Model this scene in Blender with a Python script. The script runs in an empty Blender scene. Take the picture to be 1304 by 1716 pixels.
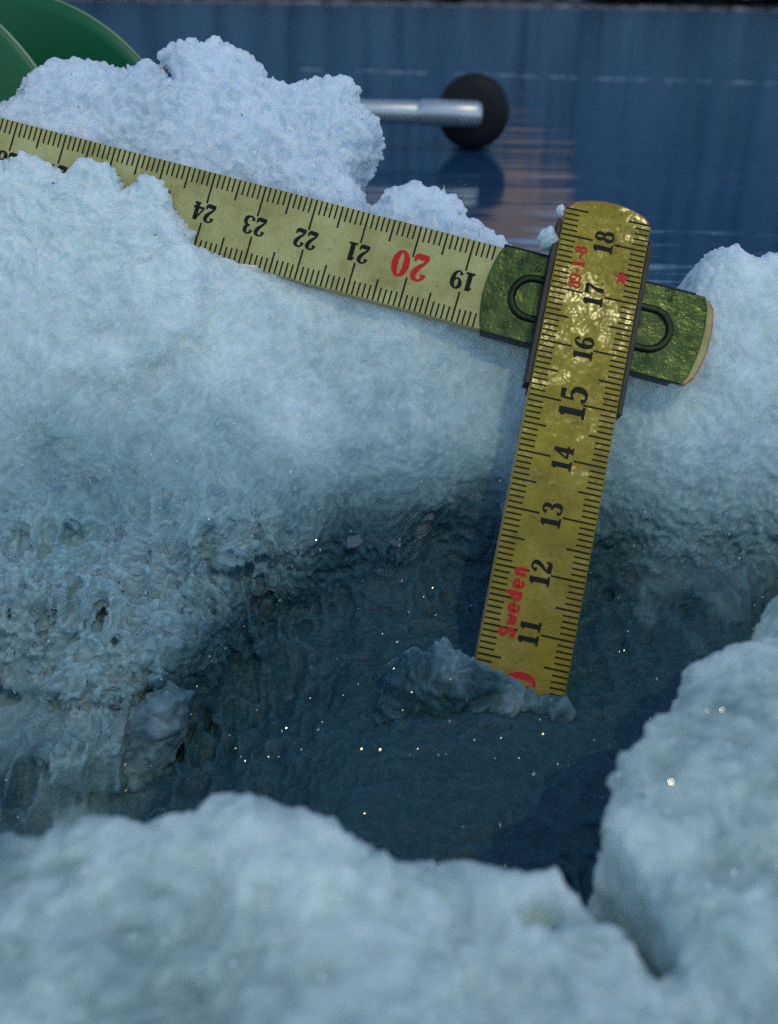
import bpy, math, random
import numpy as np
import openvdb
from mathutils import Vector, Matrix
from mathutils.bvhtree import BVHTree

random.seed(7)
SC = bpy.context.scene
COL = SC.collection
CM = 0.01

# ------------------------------------------------------------------ camera
FPX, CU, CV = 1720.0, 652.0, 858.0          # lens in photograph pixels
PITCH = math.atan((CV - 8.0) / FPX)
ROLL = math.radians(0.9)
EYE = Vector((0, 0, 0.07))
_f = Vector((0, math.cos(PITCH), -math.sin(PITCH)))
_u = Vector((0, math.sin(PITCH), math.cos(PITCH)))
_x = Vector((1, 0, 0))
RIGHT = _x * math.cos(ROLL) + _u * math.sin(ROLL)
UP = -_x * math.sin(ROLL) + _u * math.cos(ROLL)
FWD = _f
cam_d = bpy.data.cameras.new('camera')
cam = bpy.data.objects.new('camera', cam_d)
COL.objects.link(cam)
cam.matrix_world = Matrix(((RIGHT.x, UP.x, -FWD.x, EYE.x), (RIGHT.y, UP.y, -FWD.y, EYE.y),
                           (RIGHT.z, UP.z, -FWD.z, EYE.z), (0, 0, 0, 1)))
cam_d.sensor_fit = 'VERTICAL'
cam_d.sensor_height = 36.0
cam_d.lens = FPX / 1716.0 * 36.0
cam_d.clip_start = 0.005
cam_d.clip_end = 3000
cam_d.dof.use_dof = True
cam_d.dof.focus_distance = 0.187
cam_d.dof.aperture_fstop = 27
SC.camera = cam

# ------------------------------------------------------------------ sky and sun
SUN_EL, SUN_AZ = math.radians(55), math.radians(156)   # azimuth clockwise from +Y
world = bpy.data.worlds.new('World')
SC.world = world
world.use_nodes = True
wn, wl = world.node_tree.nodes, world.node_tree.links
sky = wn.new('ShaderNodeTexSky')
sky.sky_type = 'NISHITA'
sky.sun_disc = False
sky.sun_elevation = SUN_EL
sky.sun_rotation = SUN_AZ
sky.altitude = 100
sky.air_density = 1.0
sky.dust_density = 0.3
sky.ozone_density = 1.5
bg = wn['Background']
bg.inputs['Strength'].default_value = 0.07
wl.new(sky.outputs[0], bg.inputs['Color'])
SUN_DIR = Vector((math.sin(SUN_AZ) * math.cos(SUN_EL), math.cos(SUN_AZ) * math.cos(SUN_EL), math.sin(SUN_EL)))
sd = bpy.data.lights.new('sun', 'SUN')
sd.energy = 0.20
sd.angle = math.radians(0.6)
sd.color = (1.0, 0.90, 0.48)
sun = bpy.data.objects.new('sun', sd)
COL.objects.link(sun)
sun.rotation_euler = (-SUN_DIR).to_track_quat('-Z', 'Y').to_euler()
sun.location = SUN_DIR * 5

SC.view_settings.view_transform = 'Standard'
SC.view_settings.look = 'None'
SC.view_settings.gamma = 1
SC.view_settings.exposure = 1.38
SC.cycles.use_denoising = False
SC.cycles.max_bounces = 8
SC.cycles.transmission_bounces = 6
SC.cycles.sample_clamp_indirect = 4

# ------------------------------------------------------------------ helpers
def P(u, v, d):
    """point seen at photograph pixel (u, v) at d centimetres along the lens axis, metres"""
    d *= CM
    return EYE + FWD * d + RIGHT * ((u - CU) / FPX * d) + UP * ((CV - v) / FPX * d)

def ray(u, v):
    return (FWD + RIGHT * ((u - CU) / FPX) + UP * ((CV - v) / FPX)).normalized()

def ground(u, v, z):
    r = ray(u, v)
    return EYE + r * ((z - EYE.z) / r.z)

def mesh_obj(name, verts, faces, mat=None, parent=None, smooth=False):
    me = bpy.data.meshes.new(name)
    me.from_pydata([tuple(v) for v in verts], [], faces)
    me.update()
    if smooth:
        me.polygons.foreach_set('use_smooth', [True] * len(me.polygons))
    if mat:
        me.materials.append(mat)
    o = bpy.data.objects.new(name, me)
    COL.objects.link(o)
    if parent:
        o.parent = parent
    return o

def empty(name, mat=None):
    o = bpy.data.objects.new(name, None)
    o.empty_display_size = 0.01
    COL.objects.link(o)
    if mat:
        o.matrix_world = mat
    return o

def tag(o, label=None, cat=None, group=None, kind=None):
    if label: o['label'] = label
    if cat: o['category'] = cat
    if group: o['group'] = group
    if kind: o['kind'] = kind
    return o

def nt(name):
    m = bpy.data.materials.new(name)
    m.use_nodes = True
    n, l = m.node_tree.nodes, m.node_tree.links
    return m, n, l, n['Principled BSDF']

def noise_node(n, l, scale, detail=4, rough=0.6, stretch=None, coord='Object'):
    tc = n.new('ShaderNodeTexCoord')
    t = n.new('ShaderNodeTexNoise')
    t.inputs['Scale'].default_value = scale
    t.inputs['Detail'].default_value = detail
    t.inputs['Roughness'].default_value = rough
    if stretch:
        mp = n.new('ShaderNodeMapping')
        mp.inputs['Scale'].default_value = stretch
        l.new(tc.outputs[coord], mp.inputs['Vector'])
        l.new(mp.outputs[0], t.inputs['Vector'])
    else:
        l.new(tc.outputs[coord], t.inputs['Vector'])
    return t

def ramp(n, l, src, stops):
    r = n.new('ShaderNodeValToRGB')
    e = r.color_ramp.elements
    while len(e) < len(stops):
        e.new(0.5)
    for i, (p, c) in enumerate(stops):
        e[i].position = p
        e[i].color = (*c, 1) if len(c) == 3 else c
    l.new(src, r.inputs[0])
    return r

def bump(n, l, b, src, strength, dist, normal=None):
    bp = n.new('ShaderNodeBump')
    bp.inputs['Strength'].default_value = strength
    bp.inputs['Distance'].default_value = dist
    l.new(src, bp.inputs['Height'])
    if normal:
        l.new(normal, bp.inputs['Normal'])
    if b:
        l.new(bp.outputs[0], b.inputs['Normal'])
    return bp

# ------------------------------------------------------------------ materials
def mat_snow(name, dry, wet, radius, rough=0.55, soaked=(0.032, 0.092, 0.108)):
    """granular snow; the vertex attribute 'wet' runs the colour from pale to dark"""
    m, n, l, b = nt(name)
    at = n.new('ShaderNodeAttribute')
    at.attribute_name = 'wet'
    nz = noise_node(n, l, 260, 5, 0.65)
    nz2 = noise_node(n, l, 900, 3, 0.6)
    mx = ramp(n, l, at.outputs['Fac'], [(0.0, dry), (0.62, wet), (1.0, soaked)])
    # grains: cloudy and clear specks
    gr = ramp(n, l, nz.outputs['Fac'], [(0.3, (0.82, 0.84, 0.86)), (0.72, (1.06, 1.05, 1.04))])
    mu = n.new('ShaderNodeMix'); mu.data_type = 'RGBA'; mu.blend_type = 'MULTIPLY'
    mu.inputs[0].default_value = 1
    l.new(mx.outputs[0], mu.inputs[6])
    l.new(gr.outputs[0], mu.inputs[7])
    l.new(mu.outputs[2], b.inputs['Base Color'])
    b.inputs['Subsurface Weight'].default_value = 0.85
    b.inputs['Subsurface Radius'].default_value = radius
    b.inputs['Subsurface Scale'].default_value = 1.0
    rr = n.new('ShaderNodeMapRange')
    rr.inputs['To Min'].default_value = rough
    rr.inputs['To Max'].default_value = 0.5
    l.new(at.outputs['Fac'], rr.inputs['Value'])
    l.new(rr.outputs[0], b.inputs['Roughness'])
    b.inputs['IOR'].default_value = 1.31
    tc = n.new('ShaderNodeTexCoord')
    vo = n.new('ShaderNodeTexVoronoi')
    vo.inputs['Scale'].default_value = 1300
    l.new(tc.outputs['Object'], vo.inputs['Vector'])
    b0 = bump(n, l, None, vo.outputs['Distance'], 0.45, -0.0004)
    b1 = bump(n, l, None, nz2.outputs['Fac'], 0.3, 0.0004, b0.outputs[0])
    bump(n, l, b, nz.outputs['Fac'], 0.14, 0.001, b1.outputs[0])
    return m

M = {}
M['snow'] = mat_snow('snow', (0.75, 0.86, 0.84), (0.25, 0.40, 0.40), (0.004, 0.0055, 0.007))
M['front_snow'] = mat_snow('front_snow', (0.68, 0.79, 0.71), (0.34, 0.46, 0.41), (0.005, 0.0065, 0.008))
M['pile_snow'] = mat_snow('pile_snow', (0.75, 0.84, 0.90), (0.3, 0.4, 0.45), (0.006, 0.008, 0.010))
M['ice_chunk'] = mat_snow('grey_ice', (0.40, 0.52, 0.56), (0.16, 0.26, 0.28), (0.004, 0.006, 0.008), 0.3)

def mat_hole():
    m, n, l, b = nt('dark_wet_slush')
    nz = noise_node(n, l, 110, 7, 0.7)
    r = ramp(n, l, nz.outputs['Fac'], [(0.34, (0.011, 0.042, 0.055)), (0.56, (0.034, 0.088, 0.10)), (0.74, (0.10, 0.18, 0.20))])
    l.new(r.outputs[0], b.inputs['Base Color'])
    b.inputs['Roughness'].default_value = 0.32
    b.inputs['IOR'].default_value = 1.31
    b.inputs['Specular IOR Level'].default_value = 0.35
    nf = noise_node(n, l, 500, 4, 0.7)
    bump(n, l, b, nf.outputs['Fac'], 0.5, 0.001)
    return m
M['hole'] = mat_hole()

def mat_lake():
    m, n, l, b = nt('wet_lake_ice')
    nz = noise_node(n, l, 6, 3, 0.5, (0.35, 1.0, 1.0))
    r = ramp(n, l, nz.outputs['Fac'], [(0.3, (0.010, 0.046, 0.095)), (0.75, (0.020, 0.070, 0.14))])
    l.new(r.outputs[0], b.inputs['Base Color'])
    b.inputs['Roughness'].default_value = 0.07
    b.inputs['IOR'].default_value = 1.33
    w1 = noise_node(n, l, 34, 3, 0.5, (0.15, 1.0, 1.0))
    w2 = noise_node(n, l, 9, 3, 0.5, (0.3, 1.0, 1.0))
    w3 = noise_node(n, l, 160, 4, 0.6, (0.3, 1.0, 1.0))
    b0 = bump(n, l, None, w3.outputs['Fac'], 0.12, 0.0006)
    b1 = bump(n, l, None, w1.outputs['Fac'], 0.45, 0.0018, b0.outputs[0])
    bump(n, l, b, w2.outputs['Fac'], 0.28, 0.004, b1.outputs[0])
    return m
M['lake'] = mat_lake()

def mat_plain(name, col, rough=0.5, metal=0.0, spec=0.5, var=None, vscale=300, bstr=0.0, bdist=0.0003, coat=0.0):
    m, n, l, b = nt(name)
    b.inputs['Base Color'].default_value = (*col, 1)
    b.inputs['Roughness'].default_value = rough
    b.inputs['Metallic'].default_value = metal
    b.inputs['Specular IOR Level'].default_value = spec
    b.inputs['Coat Weight'].default_value = coat
    if var:
        nz = noise_node(n, l, vscale, 5, 0.65)
        r = ramp(n, l, nz.outputs['Fac'], [(0.32, col), (0.7, var)])
        l.new(r.outputs[0], b.inputs['Base Color'])
    if bstr:
        nb = noise_node(n, l, vscale * 1.7, 4, 0.6)
        bump(n, l, b, nb.outputs['Fac'], bstr, bdist)
    return m

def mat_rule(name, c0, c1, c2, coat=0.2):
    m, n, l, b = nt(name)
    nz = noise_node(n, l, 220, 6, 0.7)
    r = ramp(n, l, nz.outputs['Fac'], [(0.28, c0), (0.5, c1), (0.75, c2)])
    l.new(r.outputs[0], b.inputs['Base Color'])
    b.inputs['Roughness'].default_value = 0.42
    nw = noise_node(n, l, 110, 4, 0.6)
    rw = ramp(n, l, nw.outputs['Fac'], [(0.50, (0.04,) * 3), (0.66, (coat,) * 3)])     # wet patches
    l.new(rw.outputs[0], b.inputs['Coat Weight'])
    b.inputs['Coat Roughness'].default_value = 0.16
    b.inputs['Specular IOR Level'].default_value = 0.3
    nb = noise_node(n, l, 420, 5, 0.7)
    nb2 = noise_node(n, l, 2200, 3, 0.6)
    b1 = bump(n, l, None, nb2.outputs['Fac'], 0.5, 0.0003)
    bump(n, l, b, nb.outputs['Fac'], 0.5, 0.0007, b1.outputs[0])
    cb = noise_node(n, l, 300, 2, 0.5)
    cbp = bump(n, l, None, cb.outputs['Fac'], 0.3, 0.001)
    l.new(cbp.outputs[0], b.inputs['Coat Normal'])
    # dirt rubbed into the varnish
    nd = noise_node(n, l, 90, 6, 0.7)
    rd = ramp(n, l, nd.outputs['Fac'], [(0.45, (1, 1, 1)), (0.72, (0.72, 0.68, 0.58))])
    mu = n.new('ShaderNodeMix'); mu.data_type = 'RGBA'; mu.blend_type = 'MULTIPLY'
    mu.inputs[0].default_value = 1
    l.new(r.outputs[0], mu.inputs[6]); l.new(rd.outputs[0], mu.inputs[7])
    l.new(mu.outputs[2], b.inputs['Base Color'])
    return m
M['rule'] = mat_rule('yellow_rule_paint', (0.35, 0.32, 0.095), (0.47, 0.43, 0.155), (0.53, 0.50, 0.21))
M['rule_wet'] = mat_rule('wet_yellow_rule_paint', (0.21, 0.15, 0.003), (0.31, 0.225, 0.005), (0.37, 0.28, 0.009), 0.45)  # standing arm: shade in the hole put into a darker, wet yellow
M['wood_edge'] = mat_plain('rule_wood_edge', (0.36, 0.25, 0.11), 0.6, var=(0.5, 0.38, 0.2))
M['ink'] = mat_plain('black_print', (0.006, 0.007, 0.006), 0.6, spec=0.15, var=(0.016, 0.018, 0.014), vscale=900)
M['red'] = mat_plain('red_print', (0.55, 0.012, 0.012), 0.6, spec=0.15, var=(0.62, 0.04, 0.03), vscale=900)
M['redrim'] = mat_plain('red_end_paint', (0.42, 0.05, 0.04), 0.5, var=(0.5, 0.16, 0.08), vscale=800)
M['plate'] = mat_plain('brassed_steel', (0.022, 0.042, 0.016), 0.3, metal=1.0, var=(0.125, 0.16, 0.045), vscale=210, bstr=0.38, bdist=0.0009)
M['flange'] = mat_plain('dark_steel', (0.008, 0.009, 0.011), 0.45, spec=0.3, var=(0.022, 0.022, 0.022), vscale=500, bstr=0.2)
M['ridge'] = mat_plain('pressed_steel', (0.010, 0.014, 0.010), 0.38, metal=0.7, var=(0.045, 0.055, 0.02), vscale=260, bstr=0.3)
M['green'] = mat_plain('green_enamel', (0.007, 0.11, 0.038), 0.4, spec=0.35, var=(0.011, 0.135, 0.045), vscale=25)
M['green_edge'] = mat_plain('worn_green_edge', (0.10, 0.20, 0.10), 0.4, var=(0.22, 0.30, 0.16), vscale=60)
M['alu'] = mat_plain('bare_aluminium', (0.52, 0.55, 0.55), 0.38, metal=0.75, var=(0.42, 0.45, 0.46), vscale=60)
M['rubber'] = mat_plain('black_rubber', (0.005, 0.006, 0.008), 0.6, spec=0.25, var=(0.009, 0.009, 0.011), vscale=80)
M['forest'] = mat_plain('hazy_conifer', (0.06, 0.13, 0.20), 0.9, spec=0.1, var=(0.10, 0.18, 0.26), vscale=0.25)  # distance haze is put into the blue of the conifers
M['hill'] = mat_plain('brown_birch_hill', (0.42, 0.21, 0.09), 0.95, spec=0.05, var=(0.70, 0.42, 0.22), vscale=0.03)
M['shore'] = mat_plain('shore_bank', (0.04, 0.036, 0.036), 0.9, spec=0.1, var=(0.15, 0.15, 0.16), vscale=0.4)
M['rock'] = mat_plain('shore_rock', (0.10, 0.09, 0.085), 0.85, spec=0.2, var=(0.26, 0.28, 0.30), vscale=0.8)
M['crystal'] = mat_plain('ice_crystal', (0.75, 0.78, 0.75), 0.10, spec=1.0)
M['frost'] = mat_plain('frost', (0.22, 0.25, 0.28), 0.5)
M['shard'] = mat_plain('clear_shard', (0.88, 0.96, 1.0), 0.15)
M['shard'].node_tree.nodes['Principled BSDF'].inputs['Transmission Weight'].default_value = 0.9
M['shard'].node_tree.nodes['Principled BSDF'].inputs['IOR'].default_value = 1.31
M['water'] = mat_plain('meltwater', (0.95, 0.97, 0.97), 0.14)
M['water'].node_tree.nodes['Principled BSDF'].inputs['Transmission Weight'].default_value = 1.0
M['water'].node_tree.nodes['Principled BSDF'].inputs['IOR'].default_value = 1.33
M['clear_ice'] = mat_plain('clear_ice', (0.9, 0.93, 0.93), 0.85)
M['clear_ice'].node_tree.nodes['Principled BSDF'].inputs['Transmission Weight'].default_value = 0.85
M['clear_ice'].node_tree.nodes['Principled BSDF'].inputs['IOR'].default_value = 1.2

# ------------------------------------------------------------------ implicit snow toolkit
def lerp_axis(a, n, h, L, axis, off):
    L = L[axis] if isinstance(L, tuple) else L
    x = (np.arange(n) * h / L + off)
    i = np.floor(x).astype(int)
    t = (x - i).astype(np.float32)
    t = t * t * (3 - 2 * t)
    sh = [1, 1, 1]; sh[axis] = n
    t = t.reshape(sh)
    return np.take(a, i, axis) * (1 - t) + np.take(a, i + 1, axis) * t

def noise3(shape, h, L, seed):
    r = np.random.default_rng(seed)
    dims = [int(s * h / (L[i] if isinstance(L, tuple) else L)) + 4 for i, s in enumerate(shape)]
    a = r.uniform(-1, 1, dims).astype(np.float32)
    off = r.uniform(0, 1, 3)
    for ax in (0, 1, 2):
        a = lerp_axis(a, shape[ax], h, L, ax, off[ax])
    return a

def noise2(shape, h, L, seed):
    return noise3((shape[0], shape[1], 1), h, L, seed)[:, :, 0]

def poly_sdf(X, Y, poly):
    poly = np.asarray(poly, np.float32)
    d = np.full(X.shape, 1e9, np.float32)
    s = np.ones(X.shape, np.float32)
    N = len(poly)
    j = N - 1
    for i in range(N):
        e = poly[j] - poly[i]
        wx, wy = X - poly[i, 0], Y - poly[i, 1]
        t = np.clip((wx * e[0] + wy * e[1]) / max(e[0] ** 2 + e[1] ** 2, 1e-9), 0, 1)
        bx, by = wx - e[0] * t, wy - e[1] * t
        d = np.minimum(d, bx * bx + by * by)
        c1, c2, c3 = Y >= poly[i, 1], Y < poly[j, 1], e[0] * wy > e[1] * wx
        s = np.where((c1 & c2 & c3) | (~c1 & ~c2 & ~c3), -s, s)
        j = i
    return s * np.sqrt(d)

def smin(a, b, k):
    h = np.clip(0.5 + 0.5 * (b - a) / k, 0, 1)
    return b * (1 - h) + a * h - k * h * (1 - h)

def smax(a, b, k):
    return -smin(-a, -b, k)

def sstep(a, b, x):
    t = np.clip((x - a) / (b - a), 0, 1)
    return t * t * (3 - 2 * t)

def polygonise(sdf, h, origin):
    sdf = sdf.astype(np.float32)
    for ax in range(3):
        sl = [slice(None)] * 3
        for k in (0, -1):
            sl[ax] = k
            sdf[tuple(sl)] = np.maximum(sdf[tuple(sl)], h)
    g = openvdb.FloatGrid(10.0)
    g.copyFromArray(np.ascontiguousarray(sdf))
    pts, tris, quads = g.convertToPolygons(0.0, 0.0)
    pts = np.asarray(pts, np.float64) * h + np.asarray(origin)
    return pts, np.asarray(tris, np.int64).reshape(-1, 3), np.asarray(quads, np.int64).reshape(-1, 4)

def keep_large(pts, tris, quads, minv):
    """drop loose crumbs that would hang in the air"""
    n = len(pts)
    e = np.concatenate([quads[:, [0, 1]], quads[:, [1, 2]], quads[:, [2, 3]]] + ([tris[:, [0, 1]], tris[:, [1, 2]]] if len(tris) else []))
    lab = np.arange(n)
    for _ in range(400):
        m = np.minimum(lab[e[:, 0]], lab[e[:, 1]])
        new = lab.copy()
        np.minimum.at(new, e[:, 0], m)
        np.minimum.at(new, e[:, 1], m)
        new = new[new]; new = new[new]
        if (new == lab).all():
            break
        lab = new
    cnt = np.bincount(lab, minlength=n)
    good = cnt[lab] >= minv
    idx = np.cumsum(good) - 1
    q = quads[good[quads[:, 0]]]
    t = tris[good[tris[:, 0]]] if len(tris) else tris
    return pts[good], idx[t] if len(t) else t, idx[q]

# lattice noise evaluated at points, for uneven tone
def pnoise(pts, L, seed):
    r = np.random.default_rng(seed)
    q = pts / L + 50
    i = np.floor(q).astype(int); t = q - i
    t = t * t * (3 - 2 * t)
    tab = r.uniform(-1, 1, 4096)
    def hsh(a, b, c):
        return tab[(a * 73856093 ^ b * 19349663 ^ c * 83492791) & 4095]
    out = 0
    for dx in (0, 1):
        for dy in (0, 1):
            for dz in (0, 1):
                out = out + hsh(i[:, 0] + dx, i[:, 1] + dy, i[:, 2] + dz) * \
                    (t[:, 0] if dx else 1 - t[:, 0]) * (t[:, 1] if dy else 1 - t[:, 1]) * (t[:, 2] if dz else 1 - t[:, 2])
    return out

def rough_up(pts, quads, tris, amps, seed, ampf=None):
    """push the skin in and out along its normals by warped noise"""
    nrm = np.zeros_like(pts)
    fn = np.cross(pts[quads[:, 2]] - pts[quads[:, 0]], pts[quads[:, 3]] - pts[quads[:, 1]])
    for k in range(4):
        np.add.at(nrm, quads[:, k], fn)
    nrm /= np.linalg.norm(nrm, axis=1, keepdims=True) + 1e-12
    nrm = -nrm
    c, s_ = math.cos(0.7), math.sin(0.7)
    Rm = np.array(((c, -s_, 0), (s_, c, 0), (0, 0, 1.))) @ np.array(((1., 0, 0), (0, c, -s_), (0, s_, c)))
    q = pts @ Rm.T
    q = q + 0.35 * np.stack([pnoise(q, 0.8, seed + i) for i in (1, 2, 3)], 1) + 0.1 * np.stack([pnoise(q, 0.3, seed + i) for i in (4, 5, 6)], 1)
    d = np.zeros(len(pts))
    for i, (L, a, kind) in enumerate(amps):
        v = pnoise(q, L, seed + 10 + i)
        d += a * (0.75 - np.abs(v) * 2 if kind else v)
    if ampf is not None:
        d *= ampf(pts)
    return pts + nrm * d[:, None], nrm

def build_snow(name, sdf, h, origin, mat, wetf=None, minv=400, matrix=None, amps=None, seed=1, ampf=None):
    pts, tris, quads = polygonise(sdf, h, origin)
    pts, tris, quads = keep_large(pts, tris, quads, minv)
    pts, nrm = rough_up(pts, quads, tris, amps or [(0.30, 0.03, 1), (0.16, 0.025, 1)], seed * 100, ampf)
    me = bpy.data.meshes.new(name)
    nv, nq, ntri = len(pts), len(quads), len(tris)
    me.vertices.add(nv)
    me.vertices.foreach_set('co', (pts * CM).astype(np.float32).ravel())
    loops = np.concatenate([quads[:, ::-1].ravel(), tris[:, ::-1].ravel()]) if ntri else quads[:, ::-1].ravel()
    me.loops.add(len(loops))
    me.loops.foreach_set('vertex_index', loops.astype(np.int32))
    me.polygons.add(nq + ntri)
    starts = np.concatenate([np.arange(nq) * 4, nq * 4 + np.arange(ntri) * 3])
    me.polygons.foreach_set('loop_start', starts.astype(np.int32))
    me.polygons.foreach_set('use_smooth', np.ones(nq + ntri, bool))
    me.update(calc_edges=True)
    me.validate()
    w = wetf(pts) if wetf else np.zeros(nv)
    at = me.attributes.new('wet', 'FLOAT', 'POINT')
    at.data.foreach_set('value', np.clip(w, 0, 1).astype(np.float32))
    me.materials.append(mat)
    o = bpy.data.objects.new(name, me)
    COL.objects.link(o)
    if matrix:
        o.matrix_world = matrix
    return o

# ------------------------------------------------------------------ the setting: lake, shore, hill, forest
def lake_ice():
    X, Y0, Y1, B = 0.13, -0.05, 0.215, 900.0
    v = [(-B, -B, 0), (B, -B, 0), (B, B, 0), (-B, B, 0), (-X, Y0, 0), (X, Y0, 0), (X, Y1, 0), (-X, Y1, 0)]
    f = [(0, 1, 5, 4), (1, 2, 6, 5), (2, 3, 7, 6), (3, 0, 4, 7)]
    o = mesh_obj('lake_ice', v, f, M['lake'])
    tag(o, 'wet dark blue lake ice mirroring the far shore', 'ice', kind='structure')
lake_ice()

SHORE_Y = 150.0
def far_land():
    r = np.random.default_rng(3)
    # shore bank: long low ridge
    v, f = [], []
    xs = np.arange(-170, 171, 1.0)
    for i, x in enumerate(xs):
        k = 0.25 + 0.35 * r.random()
        y = SHORE_Y + 0.004 * x * 0 + r.uniform(-0.6, 0.6)
        v += [(x, y, -0.05), (x, y + 0.5, k), (x, y + 4, k + 0.5 + 0.4 * r.random()), (x, y + 30, 1.5)]
        if i:
            a = (i - 1) * 4; b = i * 4
            for q in range(3):
                f.append((a + q, b + q, b + q + 1, a + q + 1))
    o = mesh_obj('shore', v, f, M['shore'])
    tag(o, 'low far shore along the top of the photograph', 'shore', kind='structure')
    # hillside, sunlit, behind the trees
    v, f = [], []
    xs = np.linspace(-420, 420, 85); ys = np.linspace(182, 520, 34)
    for j, y in enumerate(ys):
        for i, x in enumerate(xs):
            t = (y - 182) / (520 - 182)
            az = math.degrees(math.atan2(x, y))
            top = 114 + 10 * math.sin(az * 0.35 + 0.6) + 5 * math.sin(az * 1.3)
            v.append((x, y, 0.5 + top * (t ** 0.9) + r.uniform(-1.4, 1.4)))
    W = len(xs)
    for j in range(len(ys) - 1):
        for i in range(W - 1):
            f.append((j * W + i, j * W + i + 1, (j + 1) * W + i + 1, (j + 1) * W + i))
    o = mesh_obj('hillside', v, f, M['hill'], smooth=True)
    tag(o, 'brown wooded hillside beyond the far shore', 'hill', kind='structure')
    # forest: a dark mass of conifers
    v, f = [], []
    def conifer(x, y, z, H, R):
        tiers = 7
        for k in range(tiers):
            z0 = z + H * (0.06 + 0.82 * k / tiers)
            z1 = z0 + H * 0.26
            rr = R * (1 - k / (tiers + 0.6))
            base = len(v); n = 9
            ph = r.uniform(0, 6.28)
            for q in range(n):
                a = ph + 6.283 * q / n
                ra = rr * r.uniform(0.65, 1.1)
                v.append((x + ra * math.cos(a), y + ra * math.sin(a), z0 - r.uniform(0, 0.05) * H))
            v.append((x, y, min(z1, z + H)))
            for q in range(n):
                f.append((base + q, base + (q + 1) % n, base + n))
    for k in range(1500):
        y = SHORE_Y + 5 + 26 * r.random()
        az = math.radians(r.uniform(-42, 42))
        x = y * math.tan(az)
        d = math.degrees(az)
        # tree line: lower towards the middle, tall to the right
        el = 8.3 + 6.3 * float(sstep(9.0, 10.4, d)) + 3.0 * float(sstep(5.2, 4.0, d)) + 2.0 * float(sstep(-6, -14, d)) + 0.6 * math.sin(d * 1.7)
        H = y / math.cos(az) * math.tan(math.radians(el)) * r.uniform(0.82, 1.0)
        conifer(x, y, 0.8, H, H * r.uniform(0.15, 0.22))
    o = mesh_obj('far_forest', v, f, M['forest'])
    tag(o, 'dark conifer forest along the far shore mirrored in the ice', 'forest', kind='stuff')
    # pale stones and ice floes along the water's edge
    v, f = [], []
    for k in range(420):
        x = r.uniform(-75, 75); y = SHORE_Y - r.uniform(0.2, 1.6)
        s = r.uniform(0.12, 0.5) * (1.0 if r.random() > 0.12 else 1.7)
        base = len(v); n = 7
        for lev, (rad, zz) in enumerate(((1.0, -0.05), (0.92, 0.3), (0.5, 0.55))):
            for q in range(n):
                a = 6.283 * q / n
                ra = rad * s * r.uniform(0.8, 1.2)
                v.append((x + 1.8 * ra * math.cos(a), y + ra * math.sin(a), zz * s))
        for lev in range(2):
            for q in range(n):
                f.append((base + lev * n + q, base + lev * n + (q + 1) % n, base + (lev + 1) * n + (q + 1) % n, base + (lev + 1) * n + q))
        f.append(tuple(base + 2 * n + q for q in range(n)))
    o = mesh_obj('shore_stones', v, f, M['rock'])
    tag(o, 'pale stones and ice along the far waterline', 'stones', kind='stuff')
far_land()

# ------------------------------------------------------------------ slush bank behind the hole
D0 = 18.7
BANK_M = Matrix(((RIGHT.x, UP.x, -FWD.x, 0), (RIGHT.y, UP.y, -FWD.y, 0), (RIGHT.z, UP.z, -FWD.z, 0), (0, 0, 0, 1)))
BANK_M.translation = EYE + FWD * (D0 * CM)

def pp(poly, d):
    return [((u - CU) / FPX * d, (CV - v) / FPX * d) for u, v in poly]

def grid(lo, hi, h):
    n = [int(round((hi[i] - lo[i]) / h)) + 1 for i in range(3)]
    ax = [(lo[i] + np.arange(n[i]) * h).astype(np.float32) for i in range(3)]
    return n, ax

def slab(A, B, Wax, poly, d, w0, t, r):
    s2 = poly_sdf(A, B, pp(poly, d))[:, :, None]
    q = np.abs(Wax[None, None, :] - w0) - t
    qx, qy = s2 + r, q + r
    return (np.minimum(np.maximum(qx, qy), 0) + np.sqrt(np.maximum(qx, 0) ** 2 + np.maximum(qy, 0) ** 2) - r).astype(np.float32)

def crumble(sdf, n, h, seed, a1=0.10, a2=0.04, a3=0.03, a4=0.02, amp=None):
    """cauliflower crumbs of falling size"""
    k = np.float32(1) if amp is None else amp[:, :, None].astype(np.float32)
    sdf = sdf - a1 * noise3(n, h, 1.3, seed) * k
    sdf += a2 * (np.abs(noise3(n, h, 0.55, seed + 1)) * 2 - 0.75) * k
    sdf += a3 * (np.abs(noise3(n, h, 0.26, seed + 2)) * 2 - 0.75) * k
    if a4:
        sdf -= a4 * noise3(n, h, 0.12, seed + 3)
    return sdf

def floor_level(x):
    return -4.1 + 0.95 * sstep(-3.2, 0.2, x)

def bank_tone(pts):  # colour gets darker down the slope and past a wavering edge
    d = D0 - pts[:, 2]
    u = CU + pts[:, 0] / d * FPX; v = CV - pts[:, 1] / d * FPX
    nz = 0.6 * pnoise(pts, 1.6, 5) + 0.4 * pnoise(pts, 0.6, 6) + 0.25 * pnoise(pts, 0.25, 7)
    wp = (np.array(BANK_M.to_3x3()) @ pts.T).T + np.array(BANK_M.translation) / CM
    # darker towards the floor, with a ragged upper edge
    low_tone = (0.08 + 0.42 * sstep(230, 430, u + 60 * nz)) * (1 - sstep(0.0, 3.3, wp[:, 2] - floor_level(wp[:, 0]) + 0.9 * nz))
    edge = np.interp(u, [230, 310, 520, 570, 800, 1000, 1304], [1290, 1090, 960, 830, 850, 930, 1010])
    return 0.08 + 0.46 * sstep(440, 880, v + 60 * nz) * (1 - 0.45 * sstep(950, 1150, u)) + 0.16 * nz + 0.3 * sstep(-150, 150, v - edge + 150 * nz) + low_tone

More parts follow.
